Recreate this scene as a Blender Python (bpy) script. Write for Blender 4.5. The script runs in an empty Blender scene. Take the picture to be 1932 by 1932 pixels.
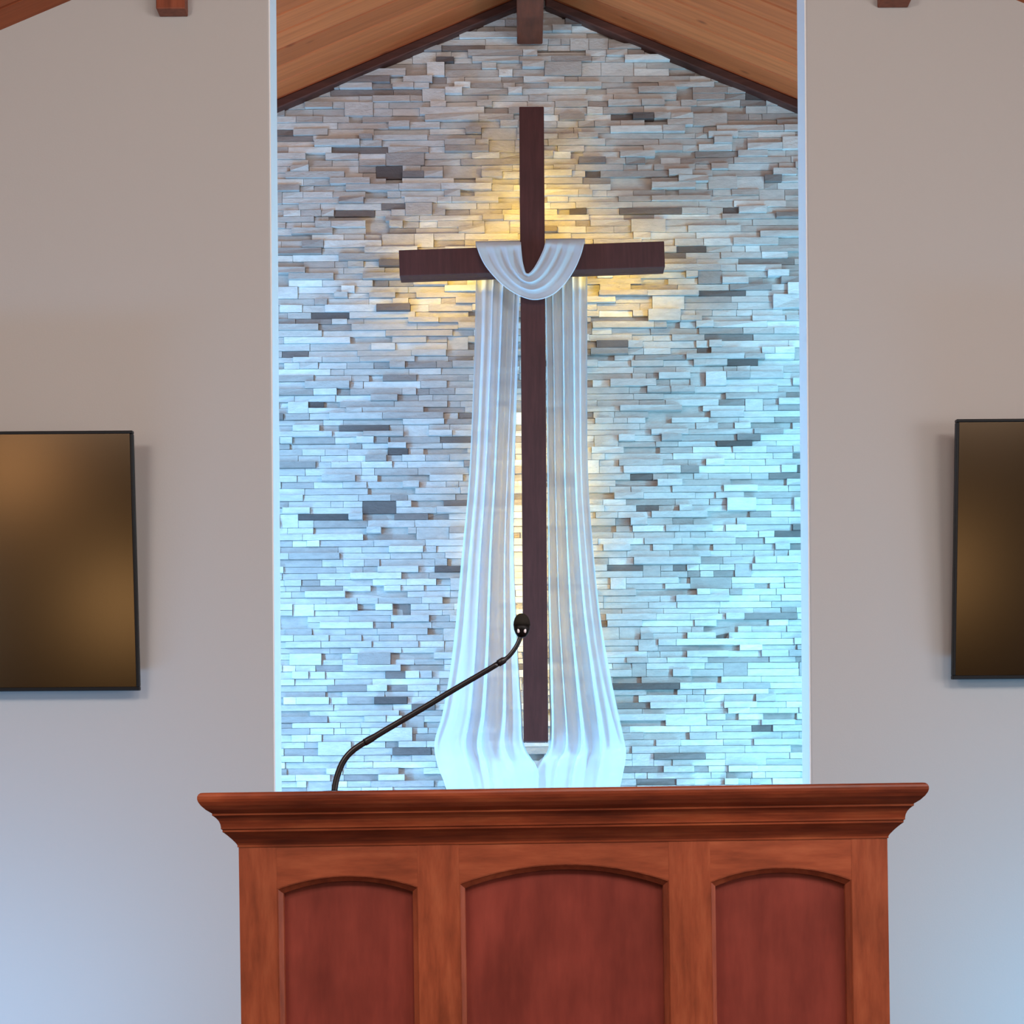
import bpy, bmesh, math, random
from mathutils import Vector, Matrix

# ------------------------------------------------------------------ camera, world, lights, exposure
SC = bpy.context.scene
COL = SC.collection
EYE = 1.5                       # camera height above the nave floor
FPX = 3574.0                    # focal length in pixels of the 1932 px frame
VX, VY = 985.0, 1590.0          # straight-ahead point of the view in the frame
ROLL = math.radians(0.40)

cam_d = bpy.data.cameras.new('camera')
cam = bpy.data.objects.new('camera', cam_d)
COL.objects.link(cam)
cam_d.sensor_fit = 'HORIZONTAL'
cam_d.sensor_width = 36.0
cam_d.lens = 36.0 * FPX / 1932.0
cam_d.shift_x = (966 - VX) / 1932.0
cam_d.shift_y = (VY - 966) / 1932.0
cam_d.clip_start = 0.05
cam_d.clip_end = 100
cam.matrix_world = (Matrix.Translation((0, 0, EYE)) @ Matrix.Rotation(math.pi / 2, 4, 'X')
                    @ Matrix.Rotation(-ROLL, 4, 'Z'))
SC.camera = cam

W = bpy.data.worlds.new('world')
SC.world = W
W.use_nodes = True
W.node_tree.nodes['Background'].inputs[0].default_value = (0.8, 0.85, 1.0, 1)
W.node_tree.nodes['Background'].inputs[1].default_value = 0.3

SC.view_settings.view_transform = 'Standard'
SC.view_settings.look = 'None'
SC.view_settings.gamma = 1.0
SC.view_settings.use_curve_mapping = False
SC.view_settings.exposure = 0.0


def area(name, loc, target, sx, sy, power, color, spread=180):
    d = bpy.data.lights.new(name, 'AREA')
    d.shape = 'RECTANGLE'
    d.size, d.size_y = sx, sy
    d.energy = power
    d.color = color
    d.spread = math.radians(spread)
    o = bpy.data.objects.new(name, d)
    COL.objects.link(o)
    o.location = loc
    v = Vector(target) - Vector(loc)
    o.rotation_euler = v.to_track_quat('-Z', 'Y').to_euler()
    return o


def point(name, loc, radius, power, color):
    d = bpy.data.lights.new(name, 'POINT')
    d.shadow_soft_size = radius
    d.energy = power
    d.color = color
    o = bpy.data.objects.new(name, d)
    COL.objects.link(o)
    o.location = loc
    return o


WARM = (1.0, 0.74, 0.50)
NEUT = (1.0, 0.94, 0.90)
BLUE = (0.20, 0.56, 1.0)
CYAN = (0.20, 0.66, 1.0)
# ceiling lights of the nave, high above the seats
area('nave_light_left', (-2.6, 0.8, 3.75), (-1.6, 6.5, 2.6), 1.4, 0.6, 80, NEUT)
area('nave_light_right', (2.8, 0.8, 3.75), (1.6, 6.5, 2.6), 1.4, 0.6, 80, NEUT)
area('nave_light_middle', (0.9, -0.1, 4.5), (0.1, 4.0, 1.6), 1.8, 0.8, 96, NEUT)
# added unseen warm lights behind the grey walls, to brighten the wooden ceiling
area('ceiling_fill_left', (-1.45, 6.95, 3.75), (-0.4, 7.45, 4.75), 0.8, 0.12, 2.4, WARM, 150)
area('ceiling_fill_right', (1.60, 6.95, 3.75), (0.55, 7.45, 4.75), 0.8, 0.12, 2.4, WARM, 150)
# daylight from the tall windows in the side walls of the nave
area('window_daylight_right', (4.85, 1.5, 1.9), (0.0, 2.2, 1.5), 4.2, 1.6, 150, (0.92, 0.92, 1.0))
area('window_daylight_left', (-4.85, -0.5, 1.9), (0.0, 3.2, 1.4), 2.0, 1.6, 30, (0.95, 0.95, 1.0))
# blue wash lights standing on the platform floor along the grey walls
area('wash_light_left', (-2.1, 5.5, 0.50), (-2.0, 6.53, 1.9), 1.6, 0.15, 26, (0.26, 0.56, 1.0))
area('wash_light_right', (2.3, 5.6, 0.50), (2.2, 6.53, 1.6), 1.6, 0.15, 22, (0.16, 0.56, 1.0))
# blue strips behind the grey walls and along the foot of the stone wall
area('niche_strip_left', (-1.25, 7.25, 2.1), (0.0, 7.85, 2.3), 0.08, 3.2, 70, BLUE)
area('niche_strip_right', (1.40, 7.25, 2.2), (0.20, 7.85, 2.4), 0.08, 3.2, 66, CYAN)
area('niche_strip_floor', (0.1, 7.50, 0.50), (0.1, 8.0, 2.1), 2.4, 0.10, 46, (0.34, 0.60, 1.0))
# point lights standing in for lit windows and doors at the nave's back
point('rear_glow_a', (-4.6, -4.5, 2.85), 0.40, 60, (1.0, 0.66, 0.36))
point('rear_glow_b', (-4.35, -8.3, 1.3), 0.5, 80, (1.0, 0.74, 0.42))
point('rear_glow_c', (4.45, -8.2, 1.6), 0.5, 70, (1.0, 0.74, 0.42))


# ------------------------------------------------------------------ helpers
def at(px, py, Y):
    """world point seen at a photo pixel, at distance Y from the camera"""
    x, y = px - VX, VY - py
    c, s = math.cos(ROLL), math.sin(ROLL)
    return Vector(((x * c + y * s) * Y / FPX, Y, EYE + (-x * s + y * c) * Y / FPX))


def link(name, bm, mat, parent=None, smooth=False):
    bmesh.ops.recalc_face_normals(bm, faces=bm.faces)
    me = bpy.data.meshes.new(name)
    bm.to_mesh(me)
    bm.free()
    if mat:
        me.materials.append(mat)
    if smooth:
        for p in me.polygons:
            p.use_smooth = True
    o = bpy.data.objects.new(name, me)
    COL.objects.link(o)
    if parent:
        o.parent = parent
    return o


def bevel(o, w, seg=2, angle=40):
    m = o.modifiers.new('bevel', 'BEVEL')
    m.width = w
    m.segments = seg
    m.limit_method = 'ANGLE'
    m.angle_limit = math.radians(angle)
    return o


def box(bm, x0, x1, y0, y1, z0, z1):
    v = [bm.verts.new(p) for p in ((x0, y0, z0), (x1, y0, z0), (x1, y1, z0), (x0, y1, z0),
                                   (x0, y0, z1), (x1, y0, z1), (x1, y1, z1), (x0, y1, z1))]
    for f in ((0, 1, 2, 3), (4, 7, 6, 5), (0, 4, 5, 1), (1, 5, 6, 2), (2, 6, 7, 3), (3, 7, 4, 0)):
        bm.faces.new([v[i] for i in f])
    return v


def prism(bm, pts, y0, y1):
    """polygon given in x, z pushed from y0 to y1"""
    a = [bm.verts.new((x, y0, z)) for x, z in pts]
    b = [bm.verts.new((x, y1, z)) for x, z in pts]
    bm.faces.new(a)
    bm.faces.new(b[::-1])
    n = len(pts)
    for i in range(n):
        bm.faces.new((a[i], b[i], b[(i + 1) % n], a[(i + 1) % n]))


def tube(bm, pts, rads, n=14, cap=True):
    pts = [Vector(p) for p in pts]
    rings = []
    side = Vector((0, 1, 0))
    for i, p in enumerate(pts):
        t = (pts[min(i + 1, len(pts) - 1)] - pts[max(i - 1, 0)]).normalized()
        b = t.cross(side).normalized()
        s = b.cross(t).normalized()
        r = rads[i] if isinstance(rads, (list, tuple)) else rads
        rings.append([bm.verts.new(p + (b * math.cos(2 * math.pi * k / n) + s * math.sin(2 * math.pi * k / n)) * r)
                      for k in range(n)])
    for a, b in zip(rings, rings[1:]):
        for k in range(n):
            bm.faces.new((a[k], a[(k + 1) % n], b[(k + 1) % n], b[k]))
    if cap:
        bm.faces.new(rings[0][::-1])
        bm.faces.new(rings[-1])


def spline(keys, n):
    """Catmull-Rom through the key tuples, n steps per span"""
    out = []
    m = len(keys)
    for i in range(m - 1):
        p0, p1, p2, p3 = keys[max(i - 1, 0)], keys[i], keys[i + 1], keys[min(i + 2, m - 1)]
        for k in range(n):
            t = k / n
            out.append(tuple(0.5 * (2 * b + (c - a) * t + (2 * a - 5 * b + 4 * c - d) * t * t
                                    + (3 * b - a - 3 * c + d) * t ** 3)
                             for a, b, c, d in zip(p0, p1, p2, p3)))
    out.append(tuple(float(v) for v in keys[-1]))
    return out


def tag(o, label=None, cat=None, group=None, kind=None):
    for k, v in (('label', label), ('category', cat), ('group', group), ('kind', kind)):
        if v:
            o[k] = v
    return o


def empty(name, loc):
    o = bpy.data.objects.new(name, None)
    COL.objects.link(o)
    o.location = loc
    o.empty_display_size = 0.1
    return o


# ------------------------------------------------------------------ materials
def lin(r, g, b):
    f = lambda c: c / 12.92 if c <= 0.04045 else ((c + 0.055) / 1.055) ** 2.4
    return (f(r / 255), f(g / 255), f(b / 255), 1)


def mat(name, rgb=None, rough=0.5, metal=0.0, spec=0.5, coat=0.0):
    m = bpy.data.materials.new(name)
    m.use_nodes = True
    p = m.node_tree.nodes['Principled BSDF']
    if rgb:
        p.inputs['Base Color'].default_value = rgb
    p.inputs['Roughness'].default_value = rough
    p.inputs['Metallic'].default_value = metal
    p.inputs['Specular IOR Level'].default_value = spec
    p.inputs['Coat Weight'].default_value = coat
    p.inputs['Coat Roughness'].default_value = 0.25
    return m, m.node_tree, p


def ramp(nt, stops):
    r = nt.nodes.new('ShaderNodeValToRGB')
    e = r.color_ramp.elements
    e[0].position, e[0].color = stops[0]
    e[1].position, e[1].color = stops[-1]
    for pos, c in stops[1:-1]:
        q = e.new(pos)
        q.color = c
    return r


def noise(nt, scale, detail=4, stretch=None, rough=0.55, rand=False):
    tc = nt.nodes.new('ShaderNodeTexCoord')
    mp = nt.nodes.new('ShaderNodeMapping')
    nt.links.new(tc.outputs['Object'], mp.inputs['Vector'])
    if stretch:
        mp.inputs['Scale'].default_value = stretch
    n = nt.nodes.new('ShaderNodeTexNoise')
    n.inputs['Scale'].default_value = scale
    n.inputs['Detail'].default_value = detail
    n.inputs['Roughness'].default_value = rough
    nt.links.new(mp.outputs[0], n.inputs['Vector'])
    return n


def bump(nt, p, src, strength, dist):
    b = nt.nodes.new('ShaderNodeBump')
    b.inputs['Strength'].default_value = strength
    b.inputs['Distance'].default_value = dist
    nt.links.new(src, b.inputs['Height'])
    nt.links.new(b.outputs[0], p.inputs['Normal'])


def wood(name, dark, mid, light, stretch, rough=0.4, scale=6.0, spec=0.4, coat=0.0, blotch=0.35):
    m, nt, p = mat(name, None, rough, 0, spec, coat)
    g = noise(nt, scale, 7, stretch, 0.62)
    r = ramp(nt, [(0.30, dark), (0.50, mid), (0.72, light)])
    nt.links.new(g.outputs['Fac'], r.inputs[0])
    b = noise(nt, 5.0, 3)
    br = ramp(nt, [(0.30, (1 - blotch, 1 - blotch, 1 - blotch, 1)), (0.68, (1.12, 1.12, 1.12, 1))])
    nt.links.new(b.outputs['Fac'], br.inputs[0])
    mx = nt.nodes.new('ShaderNodeMix')
    mx.data_type = 'RGBA'
    mx.blend_type = 'MULTIPLY'
    mx.inputs[0].default_value = 1.0
    nt.links.new(r.outputs[0], mx.inputs[6])
    nt.links.new(br.outputs[0], mx.inputs[7])
    nt.links.new(mx.outputs[2], p.inputs['Base Color'])
    bump(nt, p, g.outputs['Fac'], 0.12, 0.002)
    return m


M = {}
m, nt, p = mat('grey_paint', lin(190, 186, 180), 0.75, 0, 0.25)
n = noise(nt, 160, 3)
bump(nt, p, n.outputs['Fac'], 0.15, 0.002)
M['paint'] = m

M['lit_jamb'] = mat('lit_jamb', lin(240, 240, 238), 0.6, 0, 0.3)[0]  # paler than the walls: the light on the wall ends put into colour

# split-face ledger stone: every stone its own tone
m, nt, p = mat('ledger_stone', None, 0.8, 0, 0.25)
geo = nt.nodes.new('ShaderNodeNewGeometry')
r = ramp(nt, [(0.0, lin(88, 78, 76)), (0.03, lin(118, 106, 102)), (0.07, lin(158, 147, 142)), (0.18, lin(182, 173, 168)),
              (0.5, lin(194, 187, 182)), (0.88, lin(207, 201, 197)), (1.0, lin(226, 222, 218))])
nt.links.new(geo.outputs['Random Per Island'], r.inputs[0])
n = noise(nt, 22, 6, (1, 1, 3.0), 0.65)
r2 = ramp(nt, [(0.25, (0.80, 0.80, 0.80, 1)), (0.7, (1.06, 1.05, 1.04, 1))])
nt.links.new(n.outputs['Fac'], r2.inputs[0])
mx = nt.nodes.new('ShaderNodeMix')
mx.data_type = 'RGBA'
mx.blend_type = 'MULTIPLY'
mx.inputs[0].default_value = 1.0
nt.links.new(r.outputs[0], mx.inputs[6])
nt.links.new(r2.outputs[0], mx.inputs[7])
nt.links.new(mx.outputs[2], p.inputs['Base Color'])
n2 = noise(nt, 60, 6, (1, 1, 2.0), 0.6)
bump(nt, p, n2.outputs['Fac'], 0.5, 0.008)
M['stone'] = m

# cedar ceiling boards, each board its own tone
m, nt, p = mat('cedar_boards', None, 0.55, 0, 0.3)
geo = nt.nodes.new('ShaderNodeNewGeometry')
r = ramp(nt, [(0.0, lin(168, 82, 40)), (0.5, lin(188, 96, 50)), (1.0, lin(204, 110, 60))])
nt.links.new(geo.outputs['Random Per Island'], r.inputs[0])
n = noise(nt, 5, 7, (0.35, 9, 0.35), 0.65)
r2 = ramp(nt, [(0.28, (0.72, 0.68, 0.64, 1)), (0.7, (1.1, 1.1, 1.1, 1))])
nt.links.new(n.outputs['Fac'], r2.inputs[0])
mx = nt.nodes.new('ShaderNodeMix')
mx.data_type = 'RGBA'
mx.blend_type = 'MULTIPLY'
mx.inputs[0].default_value = 1.0
nt.links.new(r.outputs[0], mx.inputs[6])
nt.links.new(r2.outputs[0], mx.inputs[7])
# knots
tc = nt.nodes.new('ShaderNodeTexCoord')
mp = nt.nodes.new('ShaderNodeMapping')
mp.inputs['Scale'].default_value = (2.2, 4.5, 2.2)
nt.links.new(tc.outputs['Object'], mp.inputs['Vector'])
vo = nt.nodes.new('ShaderNodeTexVoronoi')
vo.inputs['Scale'].default_value = 1.6
nt.links.new(mp.outputs[0], vo.inputs['Vector'])
r3 = ramp(nt, [(0.035, (0.35, 0.28, 0.24, 1)), (0.11, (1, 1, 1, 1))])
nt.links.new(vo.outputs['Distance'], r3.inputs[0])
mx2 = nt.nodes.new('ShaderNodeMix')
mx2.data_type = 'RGBA'
mx2.blend_type = 'MULTIPLY'
mx2.inputs[0].default_value = 0.8
nt.links.new(mx.outputs[2], mx2.inputs[6])
nt.links.new(r3.outputs[0], mx2.inputs[7])
nt.links.new(mx2.outputs[2], p.inputs['Base Color'])
M['cedar'] = m

M['dark_trim'] = wood('dark_trim_wood', lin(58, 28, 22), lin(74, 36, 28), lin(88, 46, 36), (1, 9, 9), 0.5)
M['beam'] = wood('beam_wood', lin(84, 36, 22), lin(104, 46, 28), lin(120, 56, 36), (8, 1, 8), 0.5)
M['block'] = wood('beam_end_wood', lin(120, 58, 34), lin(142, 70, 42), lin(158, 84, 54), (8, 8, 1), 0.5)
M['cross'] = wood('cross_wood', lin(62, 30, 27), lin(70, 34, 31), lin(78, 40, 36), (10, 10, 1), 0.6, spec=0.25, blotch=0.1)
C1, C2, C3 = lin(120, 56, 34), lin(144, 70, 43), lin(162, 86, 55)
M['cherry_v'] = wood('cherry_upright', C1, C2, C3, (9, 9, 1.5), 0.38, 5, coat=0.15, blotch=0.2)
M['cherry_h'] = wood('cherry_lengthwise', C1, C2, C3, (1.5, 9, 9), 0.38, 5, coat=0.15, blotch=0.2)
M['cornice'] = wood('cherry_cornice', lin(96, 40, 22), lin(130, 58, 32), lin(158, 82, 48), (1, 9, 9), 0.32, 5, coat=0.3)
M['panel'] = wood('cherry_panel', lin(112, 46, 38), lin(128, 55, 45), lin(142, 64, 52), (5, 5, 1), 0.36, 4, coat=0.15, blotch=0.25)
M['black'] = mat('black_plastic', lin(10, 9, 9), 0.5, 0, 0.25)[0]
M['rubber'] = mat('black_gooseneck', lin(22, 24, 28), 0.35, 0.0, 0.6)[0]
m, nt, p = mat('foam', lin(44, 42, 38), 0.95, 0, 0.1)
n = noise(nt, 700, 2)
bump(nt, p, n.outputs['Fac'], 0.6, 0.001)
M['foam'] = m
M['glint'] = mat('pale_glint', (0.82, 0.80, 0.84, 1), 0.5, 0.3)[0]  # pale colour of the painted glints on the microphone
M['screen'] = mat('dark_screen', (0.062, 0.044, 0.028, 1), 0.16, 1.0)[0]
M['carpet'] = mat('carpet', lin(98, 92, 92), 0.95, 0, 0.1)[0]
M['rear_wood'] = wood('walnut_panelling', lin(50, 28, 16), lin(66, 38, 22), lin(84, 50, 30), (9, 9, 1), 0.6)

m = bpy.data.materials.new('warm_led')
m.use_nodes = True
nt = m.node_tree
nt.nodes.clear()
e = nt.nodes.new('ShaderNodeEmission')
e.inputs[0].default_value = (1.0, 0.67, 0.055, 1)
e.inputs[1].default_value = 60
o_ = nt.nodes.new('ShaderNodeOutputMaterial')
nt.links.new(e.outputs[0], o_.inputs[0])
M['led'] = m

m = bpy.data.materials.new('sheer_cloth')
m.use_nodes = True
nt = m.node_tree
nt.nodes.clear()
out = nt.nodes.new('ShaderNodeOutputMaterial')
df = nt.nodes.new('ShaderNodeBsdfDiffuse')
df.inputs[0].default_value = (0.66, 0.71, 0.77, 1)
tl = nt.nodes.new('ShaderNodeBsdfTranslucent')
tl.inputs[0].default_value = (0.68, 0.73, 0.78, 1)
tr = nt.nodes.new('ShaderNodeBsdfTransparent')
a1 = nt.nodes.new('ShaderNodeMixShader')
a1.inputs[0].default_value = 0.20
nt.links.new(df.outputs[0], a1.inputs[1])
nt.links.new(tl.outputs[0], a1.inputs[2])
a2 = nt.nodes.new('ShaderNodeMixShader')
a2.inputs[0].default_value = 0.13
nt.links.new(a1.outputs[0], a2.inputs[1])
nt.links.new(tr.outputs[0], a2.inputs[2])
nt.links.new(a2.outputs[0], out.inputs[0])
M['cloth'] = m

# ------------------------------------------------------------------ the room
STONE_Y = 8.01          # mean face of the stone wall
GREY_Y = 6.53           # front face of the grey walls
GREY_T = 0.18
APEX_X, APEX_Z, SLOPE = 0.068, 5.08, 0.415
HALF = 5.0              # half width of the nave
STAGE = 0.42


def roof(x):
    return APEX_Z - SLOPE * abs(x - APEX_X)


# floor and raised platform
bm = bmesh.new()
box(bm, -HALF, HALF, -9.0, 8.2, -0.1, 0.0)
tag(link('floor', bm, M['carpet']), kind='structure')
bm = bmesh.new()
box(bm, -HALF, HALF, 2.7, 8.2, 0.0, STAGE)
tag(link('floor_platform', bm, M['carpet']), kind='structure')

# nave side walls and rear wall
for nm, x0, x1 in (('wall_left', -HALF - 0.15, -HALF), ('wall_right', HALF, HALF + 0.15)):
    bm = bmesh.new()
    box(bm, x0, x1, -9.0, 8.3, -0.1, 3.3)
    tag(link(nm, bm, M['paint']), kind='structure')
bm = bmesh.new()
prism(bm, [(-HALF, 0), (HALF, 0), (HALF, roof(HALF)), (APEX_X, APEX_Z), (-HALF, roof(-HALF))], -9.15, -9.0)
tag(link('wall_rear', bm, M['rear_wood']), kind='structure')

# grey walls left and right of the opening
LX, RX = at(512.2, 780, GREY_Y).x, at(1525.5, 780, GREY_Y).x
bm = bmesh.new()
prism(bm, [(-HALF, STAGE), (LX, STAGE), (LX, roof(LX) + 0.01), (-HALF, roof(-HALF) + 0.01)], GREY_Y, GREY_Y + GREY_T)
tag(bevel(link('wall_front_left', bm, M['paint']), 0.006, 2), kind='structure')
bm = bmesh.new()
prism(bm, [(HALF, STAGE), (RX, STAGE), (RX, roof(RX) + 0.01), (HALF, roof(HALF) + 0.01)], GREY_Y, GREY_Y + GREY_T)
tag(bevel(link('wall_front_right', bm, M['paint']), 0.006, 2), kind='structure')

# added strips on the grey wall ends, their lit brightness put into the colour
for i, (xa, xb) in enumerate(((LX - 0.001, LX + 0.004), (RX - 0.004, RX + 0.001))):
    bm = bmesh.new()
    box(bm, xa, xb, GREY_Y + 0.004, GREY_Y + GREY_T - 0.004, STAGE, roof(xa) - 0.002)
    tag(link('trim_%d' % (i + 3), bm, M['lit_jamb']), kind='structure')

# stone wall: ledger stones of random length, height and projection, backed by a slab
rnd = random.Random(11)
bm = bmesh.new()
SX0, SX1 = -1.75, 1.95
box(bm, SX0, SX1, STONE_Y + 0.02, STONE_Y + 0.16, STAGE, APEX_Z)


def stone(x0, x1, z0, z1, y):
    x0, x1 = max(x0, SX0), min(x1, SX1)
    if x1 - x0 < 0.01:
        return
    g = 0.0008
    vs = box(bm, x0 + g, x1 - g, y, STONE_Y + 0.05, z0 + g, z1 - g)
    for i in (0, 1, 4, 5):                    # rough split face
        vs[i].co.y += rnd.uniform(-0.0035, 0.0035)
    for i in (4, 5):
        vs[i].co.y += rnd.uniform(-0.001, 0.004)


def face_y():
    q = rnd.random()
    if q < 0.07:
        return STONE_Y + rnd.uniform(0.016, 0.026)
    if q < 0.55:
        return STONE_Y + 0.001
    if q < 0.80:
        return STONE_Y - 0.008
    return STONE_Y - rnd.uniform(0.016, 0.028)


z = STAGE
skip = []                                     # spans already filled by a tall stone of the course below
while z < APEX_Z + 0.02:
    h = rnd.choice((0.023, 0.027, 0.031))
    nxt = []
    x = SX0 - rnd.random() * 0.2
    while x < SX1:
        hit = [s for s in skip if s[0] <= x + 1e-6 < s[1]]
        if hit:
            x = hit[0][1]
            continue
        lim = min([s[0] for s in skip if s[0] > x] + [99])
        ln = rnd.choice((0.06, 0.08, 0.10, 0.13, 0.16, 0.20, 0.25)) * rnd.uniform(0.85, 1.15)
        x1 = min(x + ln, lim)
        if lim - x1 < 0.035:
            x1 = lim if lim < 50 else x1
        if roof((x + x1) / 2) + 0.05 > z:
            if rnd.random() < 0.15 and ln < 0.18 and x1 - x > 0.06:
                stone(x, x1, z, z + h + 0.027, face_y())
                nxt.append((x, x1))
            else:
                stone(x, x1, z, z + h, face_y())
        x = x1
    z += h
    skip = nxt
    if skip:                                   # the course above a tall stone is 27 mm high
        h2 = 0.027
        x = SX0
        nxt2 = []
        segs = []
        cur = SX0
        for s in sorted(skip):
            segs.append((cur, s[0]))
            cur = s[1]
        segs.append((cur, SX1))
        for a, b in segs:
            x = a
            while x < b - 1e-6:
                ln = rnd.choice((0.06, 0.08, 0.10, 0.13, 0.16, 0.20, 0.25)) * rnd.uniform(0.85, 1.15)
                x1 = min(x + ln, b)
                if b - x1 < 0.035:
                    x1 = b
                if roof((x + x1) / 2) + 0.05 > z:
                    stone(x, x1, z, z + h2, face_y())
                x = x1
        z += h2
        skip = []
tag(link('wall_back', bm, M['stone']), kind='structure')

# ceiling: cedar boards running from the ridge down to the eaves, with V joints
bm = bmesh.new()
BW = 0.142
nb = int((8.16 + 9.0) / BW) + 1
for sgn in (-1, 1):
    xe = APEX_X + sgn * (HALF + 0.1)
    for k in range(nb):
        y0 = 8.10 - (k + 1) * BW
        y1 = 8.10 - k * BW
        c = 0.008
        prof = [(y0, 0.014), (y0 + c, 0.0), (y1 - c, 0.0), (y1, 0.014), (y1, 0.03), (y0, 0.03)]
        A = [bm.verts.new((APEX_X, y, APEX_Z + dz)) for y, dz in prof]
        B = [bm.verts.new((xe, y, roof(xe) + dz)) for y, dz in prof]
        for i in range(6):
            bm.faces.new((A[i], A[(i + 1) % 6], B[(i + 1) % 6], B[i]))
        bm.faces.new(A)
        bm.faces.new(B[::-1])
tag(link('ceiling', bm, M['cedar']), kind='structure')

# dark trim boards where the ceiling meets the stone
for i, sgn in enumerate((-1, 1)):
    bm = bmesh.new()
    xe = APEX_X + sgn * 1.7
    th = 0.042
    xs = APEX_X + sgn * 0.054
    prism(bm, [(xs, roof(xs) - th), (xe, roof(xe) - th), (xe, roof(xe)), (xs, roof(xs))], STONE_Y - 0.05, STONE_Y + 0.01)
    tag(bevel(link('trim_%d' % (i + 1), bm, M['dark_trim']), 0.006), kind='structure')

# ridge beam, running under the ridge from the nave to the stone wall
bm = bmesh.new()
bz = at(1000, 90, STONE_Y).z
bx = at(999.5, 90, STONE_Y).x
box(bm, bx - 0.054, bx + 0.054, -9.0, STONE_Y - 0.03, bz, APEX_Z - 0.02)
o = bevel(link('ridge_beam', bm, M['beam']), 0.006)
tag(o, 'dark brown wooden ridge beam under the ceiling peak, its end above the cross', 'beam')

# short beam ends on the grey walls just below the ceiling
for px0, px1, py, lab in ((301, 355, 32, 'short brown wooden beam end high on the grey wall above the left television'),
                          (1655, 1713, 15, 'short brown wooden beam end high on the grey wall above the right television')):
    a, b = at(px0, py, GREY_Y), at(px1, py, GREY_Y)
    bm = bmesh.new()
    z0 = (a.z + b.z) / 2
    zt = [roof(a.x), roof(b.x)]
    prism(bm, [(a.x, z0), (b.x, z0), (b.x, zt[1]), (a.x, zt[0])], GREY_Y - 0.065, GREY_Y)
    tag(bevel(link('beam_end', bm, M['block']), 0.004), lab, 'beam', 'wooden beam ends on the grey walls')


# ------------------------------------------------------------------ televisions
def television(inner_x, bottom_z, side, label):
    w, h = 1.54, 0.872
    t = empty('television', (inner_x + side * w / 2, GREY_Y - 0.075, bottom_z))
    t.rotation_euler = (math.radians(5.6), 0, 0)
    tag(t, label, 'television', 'wall televisions')
    x0, x1 = -w / 2, w / 2
    b = 0.010
    # housing, with a thicker lower back
    bm = bmesh.new()
    box(bm, x0 + 0.003, x1 - 0.003, 0.004, 0.030, 0.003, h - 0.003)
    box(bm, x0 + 0.22, x1 - 0.22, 0.030, 0.052, 0.08, h - 0.25)
    bevel(link('housing', bm, M['black'], t), 0.004)
    # bezel ring
    bm = bmesh.new()
    for (a0, a1, c0, c1) in ((x0, x1, h - b, h), (x0, x1, 0, b + 0.004), (x0, x0 + b, b + 0.004, h - b), (x1 - b, x1, b + 0.004, h - b)):
        box(bm, a0, a1, -0.004, 0.026, c0, c1)
    bevel(link('bezel', bm, M['black'], t), 0.0025)
    bm = bmesh.new()
    box(bm, x0 + b - 0.001, x1 - b + 0.001, 0.0, 0.006, b, h - b + 0.001)
    tag(link('screen', bm, M['screen'], t), 'dark matte screen reflecting the room')
    bm = bmesh.new()
    box(bm, -0.28, 0.28, 0.052, 0.062, 0.16, 0.50)
    for s in (-0.22, 0.22):
        box(bm, s - 0.02, s + 0.02, 0.055, 0.085, 0.18, 0.46)
    link('wall_bracket', bm, M['black'], t)
    return t


tl_ = at(263, 1303, GREY_Y - 0.075)
tr_ = at(1797, 1282, GREY_Y - 0.075)
television(tl_.x, tl_.z, -1, 'black television switched off on the grey wall left of the stone')
television(tr_.x, tr_.z, 1, 'black television switched off on the grey wall right of the stone')

# ------------------------------------------------------------------ the cross
CF, CB = 7.72, 7.82             # front and back face
cz0 = at(1010, 1399, CF).z
cz1 = at(1001, 201, CF).z
cxm = (at(1003.5, 201, CF).x + at(1010.5, 1399, CF).x) / 2
hw = 23.3 * CF / FPX
cross = empty('cross', (cxm, CF, cz0))
tag(cross, 'tall dark brown wooden cross mounted on the stone wall', 'cross')


def off(bm, o):
    for v in bm.verts:
        v.co -= Vector(o)


bl, br_ = at(753, 496, CF), at(1254, 479, CF)
blen = (br_ - bl).length
bh = 49 * CF / FPX
H = cz1 - cz0
D = CB - CF
WT = 0.009
mid = (bl + br_) / 2
tilt_b = (0, -math.atan2(br_.z - bl.z, br_.x - bl.x), 0)
zb = mid.z - cz0                # height of the crossbar on the upright
# upright and crossbar are troughs open at the back, with a warm light strip inside each; troughs shaped to narrow the glow
bm = bmesh.new()
prism(bm, [(-hw, 0), (hw, 0), (hw, H), (-hw, H)], 0, D - 0.035)
box(bm, -hw, -hw + WT, D - 0.036, D, 0, H)
box(bm, hw - WT, hw, D - 0.036, D, 0, H)
box(bm, -hw + WT, hw - WT, D - 0.036, D, 0, WT)
box(bm, -hw + WT, hw - WT, D - 0.036, D, H - WT, H)
up = bevel(link('upright', bm, M['cross'], cross), 0.003)
bm = bmesh.new()
box(bm, -blen / 2, blen / 2, 0.002, D - 0.037, -bh / 2, bh / 2)
box(bm, -blen / 2, blen / 2, D - 0.038, D - 0.002, bh / 2 - WT, bh / 2)
box(bm, -blen / 2, blen / 2, D - 0.038, D - 0.002, -bh / 2, -bh / 2 + WT)
box(bm, -blen / 2, -blen / 2 + WT, D - 0.038, D - 0.002, -bh / 2 + WT, bh / 2 - WT)
box(bm, blen / 2 - WT, blen / 2, D - 0.038, D - 0.002, -bh / 2 + WT, bh / 2 - WT)
beam = bevel(link('crossbar', bm, M['cross'], cross), 0.003)
beam.location = (mid.x - cross.location.x, 0, zb)
beam.rotation_euler = tilt_b
for z0, z1, sw in ((0.12, zb - 0.62, 0.010), (zb + bh / 2 + 0.01, H - 0.16, 0.007)):
    bm = bmesh.new()
    box(bm, -sw, sw, D - 0.034, D - 0.026, z0, z1)
    link('light_strip', bm, M['led'], up)
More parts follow.
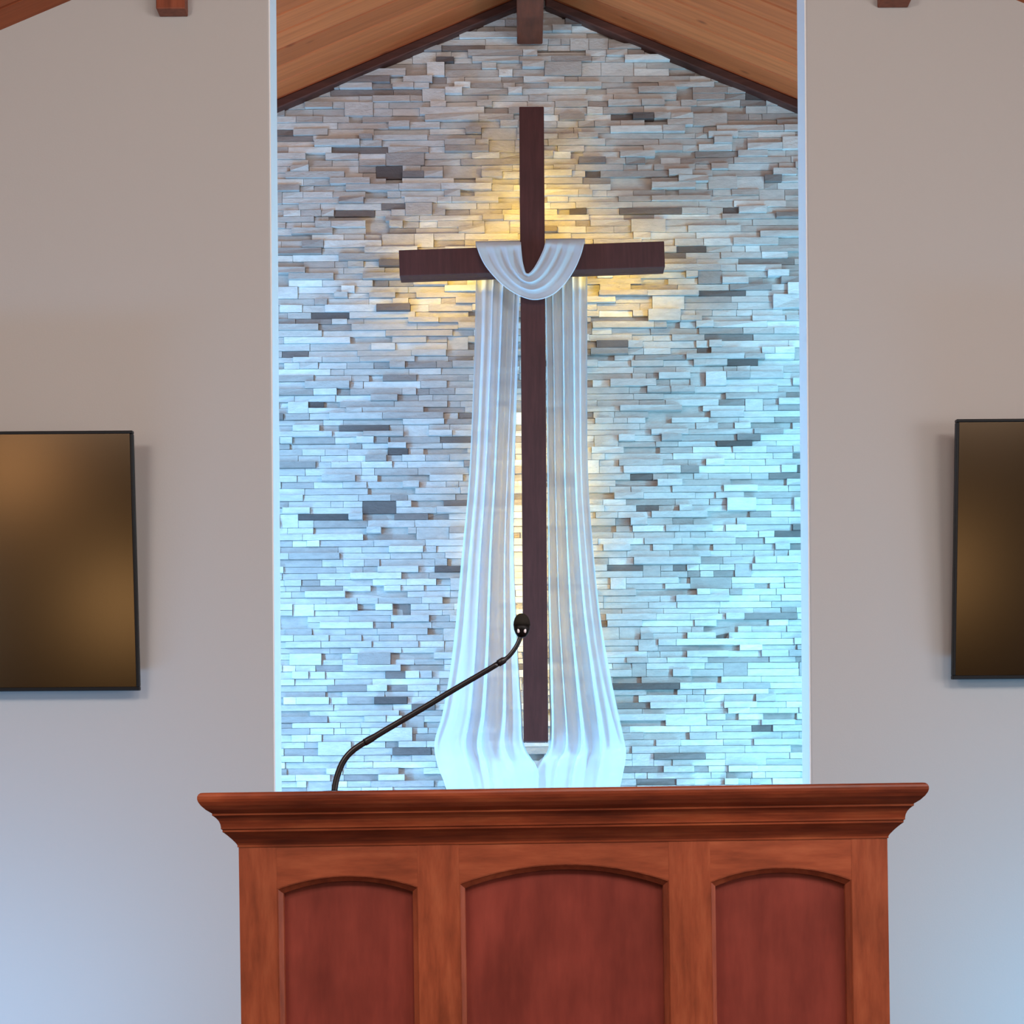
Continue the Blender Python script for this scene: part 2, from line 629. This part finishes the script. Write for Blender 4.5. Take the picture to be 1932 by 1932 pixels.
for s in (-1, 1):
    bm = bmesh.new()
    box(bm, min(s * 0.25, s * (blen / 2 - 0.03)), max(s * 0.25, s * (blen / 2 - 0.03)), D - 0.036, D - 0.028, -0.009, 0.009)
    link('light_strip', bm, M['led'], beam)
for zz in (0.30, H - 0.10):
    bm = bmesh.new()
    box(bm, -0.03, 0.03, D - 0.02, STONE_Y - CF - 0.034, zz - 0.03, zz + 0.03)
    link('wall_bracket', bm, M['black'], cross)

# ------------------------------------------------------------------ the sheer cloth over the cross
# key rows along the cloth: outer edge px, inner edge px, distance outer, inner, fold depth, bulge
TB = 7.80
left_tail = [   # from the hem up
    (872, 1620, 1016, 1620, 7.82, 7.83, 0.5, 0.00),
    (842, 1490, 1016, 1490, 7.82, 7.82, 0.35, 0.030),
    (826, 1445, 1014, 1450, 7.81, 7.82, 0.45, 0.050),
    (820, 1400, 990, 1408, 7.80, 7.80, 1.3, 0.020),
    (836, 1340, 985, 1345, TB, TB, 1.3, 0.01),
    (855, 1220, 977, 1225, TB, TB, 1.2, 0),
    (871, 1050, 970, 1050, TB, TB, 1.1, 0),
    (885, 900, 971, 900, TB, TB, 1.0, 0),
    (893, 720, 976, 720, TB, TB, 1.0, 0),
    (896, 630, 978, 630, 7.81, 7.81, 0.9, 0),
    (897, 560, 980, 560, 7.84, 7.84, 0.8, 0),
    (898, 500, 984, 498, 7.855, 7.855, 0.6, 0),
]
over_left = [
    (897, 458, 984, 456, 7.80, 7.80, 0.2, 0),
    (898, 461, 983, 459, 7.705, 7.705, 0.3, 0),
]
swag = [
    (906, 484, 984, 474, 7.690, 7.695, 0.6, 0),
    (920, 508, 986, 492, 7.680, 7.690, 0.8, 0),
    (945, 535, 989, 505, 7.672, 7.682, 0.9, 0),
    (975, 556, 992, 514, 7.668, 7.676, 0.9, 0),
    (1008, 566, 998, 515, 7.666, 7.674, 0.9, 0),
    (1040, 558, 1006, 507, 7.668, 7.676, 0.9, 0),
    (1064, 538, 1014, 494, 7.672, 7.682, 0.9, 0),
    (1083, 511, 1021, 480, 7.680, 7.690, 0.8, 0),
    (1096, 482, 1026, 468, 7.690, 7.695, 0.6, 0),
]
over_right = [
    (1103, 456, 1029, 456, 7.705, 7.705, 0.3, 0),
    (1104, 453, 1029, 453, 7.80, 7.80, 0.2, 0),
]
right_tail = [
    (1108, 500, 1028, 498, 7.855, 7.855, 0.6, 0),
    (1108, 560, 1029, 560, 7.84, 7.84, 0.8, 0),
    (1108, 630, 1030, 630, 7.81, 7.81, 0.9, 0),
    (1108, 720, 1031, 720, TB, TB, 1.0, 0),
    (1109, 870, 1032, 870, TB, TB, 1.0, 0),
    (1115, 985, 1033, 985, TB, TB, 1.1, 0),
    (1131, 1150, 1034, 1150, TB, TB, 1.2, 0),
    (1151, 1270, 1036, 1275, TB, TB, 1.3, 0),
    (1176, 1390, 1036, 1404, 7.80, 7.81, 1.3, 0.02),
    (1181, 1425, 1014, 1440, 7.81, 7.84, 0.5, 0.050),
    (1170, 1485, 1004, 1475, 7.82, 7.84, 0.35, 0.030),
    (1140, 1620, 1004, 1620, 7.82, 7.84, 0.5, 0),
]
# pleats: position across the cloth at the crossbar, position at the hem, width, depth (m, towards the room)
PLEATS_L = [(0.00, 0.00, 0.030, 0.018), (0.24, 0.16, 0.10, 0.012), (0.40, 0.30, 0.022, 0.014), (0.50, 0.40, 0.06, -0.012),
            (0.63, 0.46, 0.022, 0.030), (0.76, 0.62, 0.08, -0.018), (0.90, 0.72, 0.030, 0.010), (1.00, 0.98, 0.025, 0.014)]
PLEATS_R = [(0.00, 0.00, 0.030, 0.018), (0.20, 0.10, 0.09, 0.008), (0.36, 0.26, 0.022, 0.020), (0.48, 0.42, 0.07, -0.016),
            (0.60, 0.55, 0.022, 0.028), (0.72, 0.66, 0.06, -0.014), (0.84, 0.74, 0.022, 0.020), (1.00, 0.96, 0.030, 0.014)]
PLEATS_S = [(0.03, 0.03, 0.06, 0.014), (0.20, 0.22, 0.06, -0.008), (0.36, 0.40, 0.07, 0.012), (0.52, 0.55, 0.05, -0.010),
            (0.66, 0.68, 0.06, 0.013), (0.82, 0.84, 0.06, -0.010), (0.96, 0.96, 0.05, 0.012)]
keys = left_tail + over_left + swag + over_right + right_tail
nl, no, ns = len(left_tail), len(over_left), len(swag)
STEP = 8
rows = spline(keys, STEP)
NU = 128
bm = bmesh.new()
grid = []


def pleat(table, u, t):
    d = 0.0
    for u0, u1, w, h in table:
        c = u0 + (u1 - u0) * t
        q = (u - c) / (w * (0.8 + 0.5 * t))
        d += h / (1 + q * q) ** 1.5
    return d


for ri, (ox, oy, ix, iy, dO, dI, amp, bul) in enumerate(rows):
    row = []
    r_ = ri / STEP
    e0, e1 = nl - 1, nl + 2 * no + ns
    for k in range(NU + 1):
        u = k / NU
        if r_ <= e0:
            t = ((e0 - r_) / e0) ** 1.2
            w = pleat(PLEATS_L, u, t) + 0.0015 * math.sin(40 * u + 3 * t)
        elif r_ >= e1:
            t = ((r_ - e1) / (len(keys) - 1 - e1)) ** 1.2
            w = pleat(PLEATS_R, u, t) + 0.0015 * math.sin(37 * u + 2 * t)
        else:
            w = pleat(PLEATS_S, u, (r_ - e0) / (e1 - e0)) * 0.8
        w -= 0.006
        if bul:                                # gathered pockets above the hem
            w += bul * 0.75 * (abs(math.sin(math.pi * 2.0 * u ** 0.8)) ** 0.6 - 0.45)
        px = ox + (ix - ox) * u
        py = oy + (iy - oy) * u
        d = dO + (dI - dO) * u - amp * w
        row.append(bm.verts.new(at(px, py, d)))
    grid.append(row)
for a, b in zip(grid, grid[1:]):
    for k in range(NU):
        bm.faces.new((a[k], a[k + 1], b[k + 1], b[k]))
cl = link('draped_cloth', bm, M['cloth'], None, True)
tag(cl, 'sheer white cloth draped over the crossbar with two long tails', 'cloth')

# ------------------------------------------------------------------ the pulpit
PY = 3.5
PW = 1225 * PY / FPX
px_m = PY / FPX
ptop = at(1063, 1487.5, PY).z
TILT = math.radians(0.42)
PH = ptop - STAGE
pulpit = empty('pulpit', (at(1063.5, 1700, PY).x + PH * math.sin(TILT) * 0.85, PY, STAGE))
pulpit.rotation_euler = (0, -TILT, 0)
tag(pulpit, 'reddish brown wooden pulpit with three arched panels in front', 'pulpit')
PD = 0.50
ft = 0.027                       # thickness of the face frame


def zp(py):                      # photo row on the front of the pulpit -> local height (rows of its middle axis)
    return PH - (py - 1487.5) * px_m


def xp(px):
    return (px - 1063.0) * px_m


# openings: left, right, spring row, crown row
opens = [(522, 788, 1669, 1646), (866, 1262, 1664, 1630), (1340, 1607, 1667, 1642)]
BOT = 0.20


def arch(x0, x1, zs, zc, n=24):
    """points of the arch from left spring to right spring"""
    half = (x1 - x0) / 2
    rise = zc - zs
    R = (half * half + rise * rise) / (2 * rise)
    cx, cz = (x0 + x1) / 2, zc - R
    a = math.asin(half / R)
    return [(cx + R * math.sin(-a + 2 * a * i / n), cz + R * math.cos(-a + 2 * a * i / n)) for i in range(n + 1)]


ztop = zp(1588)
BODY_TOP = zp(1540)
# uprights
ups = [(451, 522), (788, 866), (1262, 1340), (1607, 1675)]
for a, b in ups:
    bm = bmesh.new()
    box(bm, xp(a), xp(b), 0, ft, 0.11, BODY_TOP)
    q = link('stile', bm, M['cherry_v'], pulpit)
# rails
for (a, b, s, c) in opens:
    x0, x1, zs, zc = xp(a), xp(b), zp(s), zp(c)
    bm = bmesh.new()
    pts = arch(x0, x1, zs, zc)
    prism(bm, [(x0, BODY_TOP)] + pts + [(x1, BODY_TOP)], 0.0004, ft)
    link('top_rail', bm, M['cherry_h'], pulpit)
    bm = bmesh.new()
    box(bm, x0, x1, 0.0004, ft, 0.11, BOT)
    link('bottom_rail', bm, M['cherry_h'], pulpit)
    # recessed panel with a sloping moulding round it
    bm = bmesh.new()
    e = 0.006
    prism(bm, [(x0 - e, BOT - e)] + [(x0 - e, zs)] + [(px_, pz_ + e) for px_, pz_ in pts] + [(x1 + e, zs), (x1 + e, BOT - e)], 0.0235, 0.0335)
    pn = link('arched_panel', bm, M['panel'], pulpit)
    bm = bmesh.new()

    def ring(ins, y):
        ar = arch(x0 + ins, x1 - ins, zs - ins * 0.9, zc - ins)
        return [bm.verts.new((qx, y, qz)) for qx, qz in ([(x0 + ins, BOT + ins)] + ar + [(x1 - ins, BOT + ins)])]

    rings = [ring(0.0, 0.0012), ring(0.0015, 0.0012), ring(0.0022, 0.0035), ring(0.0102, 0.0125), ring(0.0110, 0.0234)]
    for r0, r1 in zip(rings, rings[1:]):
        for i in range(len(r0)):
            j = (i + 1) % len(r0)
            bm.faces.new((r0[i], r0[j], r1[j], r1[i]))
    link('moulding', bm, M['cherry_v'], pn)

# sides, floor board, shelf and plinth
for s in (-1, 1):
    bm = bmesh.new()
    xa, xb = s * PW / 2, s * (PW / 2 - 0.02)
    box(bm, min(xa, xb), max(xa, xb), ft, PD, 0.11, BODY_TOP)
    link('side_panel', bm, M['cherry_v'], pulpit)
bm = bmesh.new()
box(bm, -PW / 2 + 0.02, PW / 2 - 0.02, ft + 0.01, PD - 0.02, 0.70, 0.72)
link('shelf', bm, M['cherry_h'], pulpit)
bm = bmesh.new()
box(bm, -PW / 2 - 0.02, PW / 2 + 0.02, -0.02, PD, 0.0, 0.10)
box(bm, -PW / 2 - 0.012, PW / 2 + 0.012, -0.012, PD, 0.10, 0.115)
bevel(link('plinth', bm, M['cherry_h'], pulpit), 0.005)

# cornice: moulded profile carried round the front and both sides
prof = [(55, 1487.5), (60, 1488.3), (63.5, 1491), (65.3, 1495), (65.5, 1500), (64, 1505), (59.5, 1512), (52, 1519.5), (44, 1525), (42, 1526),
        (42, 1530), (39.5, 1531.5), (35.5, 1535), (31.5, 1540), (29, 1546), (28, 1552), (28, 1555.5), (25.5, 1557), (25.5, 1561),
        (22, 1563.5), (17, 1568), (10, 1575), (4, 1582), (1.5, 1586), (1.5, 1590), (-4, 1590)]
bm = bmesh.new()
rings = []
for o_px, row_px in prof:
    d = o_px * px_m
    z = zp(row_px)
    rings.append([bm.verts.new(q) for q in ((-PW / 2 - d, PD + 0.01, z), (-PW / 2 - d, -d, z), (PW / 2 + d, -d, z), (PW / 2 + d, PD + 0.01, z))])
for a, b in zip(rings, rings[1:]):
    for i in range(3):
        bm.faces.new((a[i], a[i + 1], b[i + 1], b[i]))
link('cornice', bm, M['cornice'], pulpit)
bm = bmesh.new()
d = 55 * px_m
box(bm, -PW / 2 - d, PW / 2 + d, -d, PD + 0.01, PH - 0.02, PH)
link('desk_top', bm, M['cornice'], pulpit)

# ------------------------------------------------------------------ gooseneck microphone on the pulpit
MY = 3.80
ctl = [(631, 1492), (633, 1478), (638, 1459), (647, 1438), (660, 1421), (678, 1407), (700, 1394), (740, 1370), (800, 1335), (860, 1299),
       (910, 1270), (940, 1252), (958, 1240), (970, 1226), (978, 1212), (982, 1202)]
path = spline([(a, b) for a, b in ctl], 4)
base = at(631, 1492, MY)
# base seat height on the pulpit desk
desk_z = pulpit.location.z + PH + (base.x - pulpit.location.x) * math.sin(TILT)
mic = empty('microphone', (base.x, MY, desk_z))
tag(mic, 'slim black gooseneck microphone standing on the pulpit desk', 'microphone')
org = Vector(mic.location)


def rel(px, py):
    return at(px, py, MY) - org


k = MY / FPX
lo = [q for q in path if q[0] <= 702]
midp = [q for q in path if 684 <= q[0] <= 945]
hi = [q for q in path if q[0] >= 934]
bm = bmesh.new()
tube(bm, [(0, 0, 0.0), (0, 0, 0.010), (0, 0, 0.0105)], [0.024, 0.024, 0.018], 28)
link('base_flange', bm, M['black'], mic, False)
bm = bmesh.new()
pts = [Vector((rel(*lo[0]).x, 0, 0.008))] + [rel(*q) for q in lo if rel(*q).z > 0.012]
tube(bm, pts, 5.9 * k, 16)
link('lower_gooseneck', bm, M['rubber'], mic, True)
bm = bmesh.new()
pp = [rel(*q) for q in midp]
n_ = len(pp)
tube(bm, pp, [(6.9 if i < 3 else 6.0 - 0.9 * i / n_) * k for i in range(n_)], 16)
link('stem', bm, M['rubber'], mic, True)
bm = bmesh.new()
pp = [rel(*q) for q in hi]
tube(bm, pp, [(6.6 if i < 3 else 4.3) * k for i in range(len(pp))], 16)
link('upper_gooseneck', bm, M['rubber'], mic, True)
# capsule holder and foam windscreen
hc = rel(984.5, 1180)
bm = bmesh.new()
prof = [(-22.5, 4.5), (-21, 8), (-15, 12.5), (-8, 15.2), (0, 16.0), (7, 15.4), (14, 13.2), (19, 9.6), (22, 5), (22.8, 0.1)]
tube(bm, [hc + Vector((0, 0, z * k)) for z, r in prof if z >= -6], [r * k for z, r in prof if z >= -6], 24)
link('windscreen', bm, M['foam'], mic, True)
bm = bmesh.new()
tube(bm, [hc + Vector((0, 0, z * k)) for z, r in prof if z <= 0], [r * k * 0.98 for z, r in prof if z <= 0], 24)
hold = link('capsule_holder', bm, M['black'], mic, True)
for dx in (-6.5, 6.0):  # added pale dots: bright glints on the capsule holder built as parts
    bm = bmesh.new()
    bmesh.ops.create_uvsphere(bm, u_segments=14, v_segments=10, radius=1.0)
    for v in bm.verts:
        v.co = Vector((v.co.x * 2.6 * k, v.co.y * 2.0 * k, v.co.z * 4.4 * k)) + hc + Vector((dx * k, -11.9 * k, -11.5 * k))
    tag(link('glint_dot', bm, M['glint'], hold, True), 'small pale dot for a bright glint on the holder')
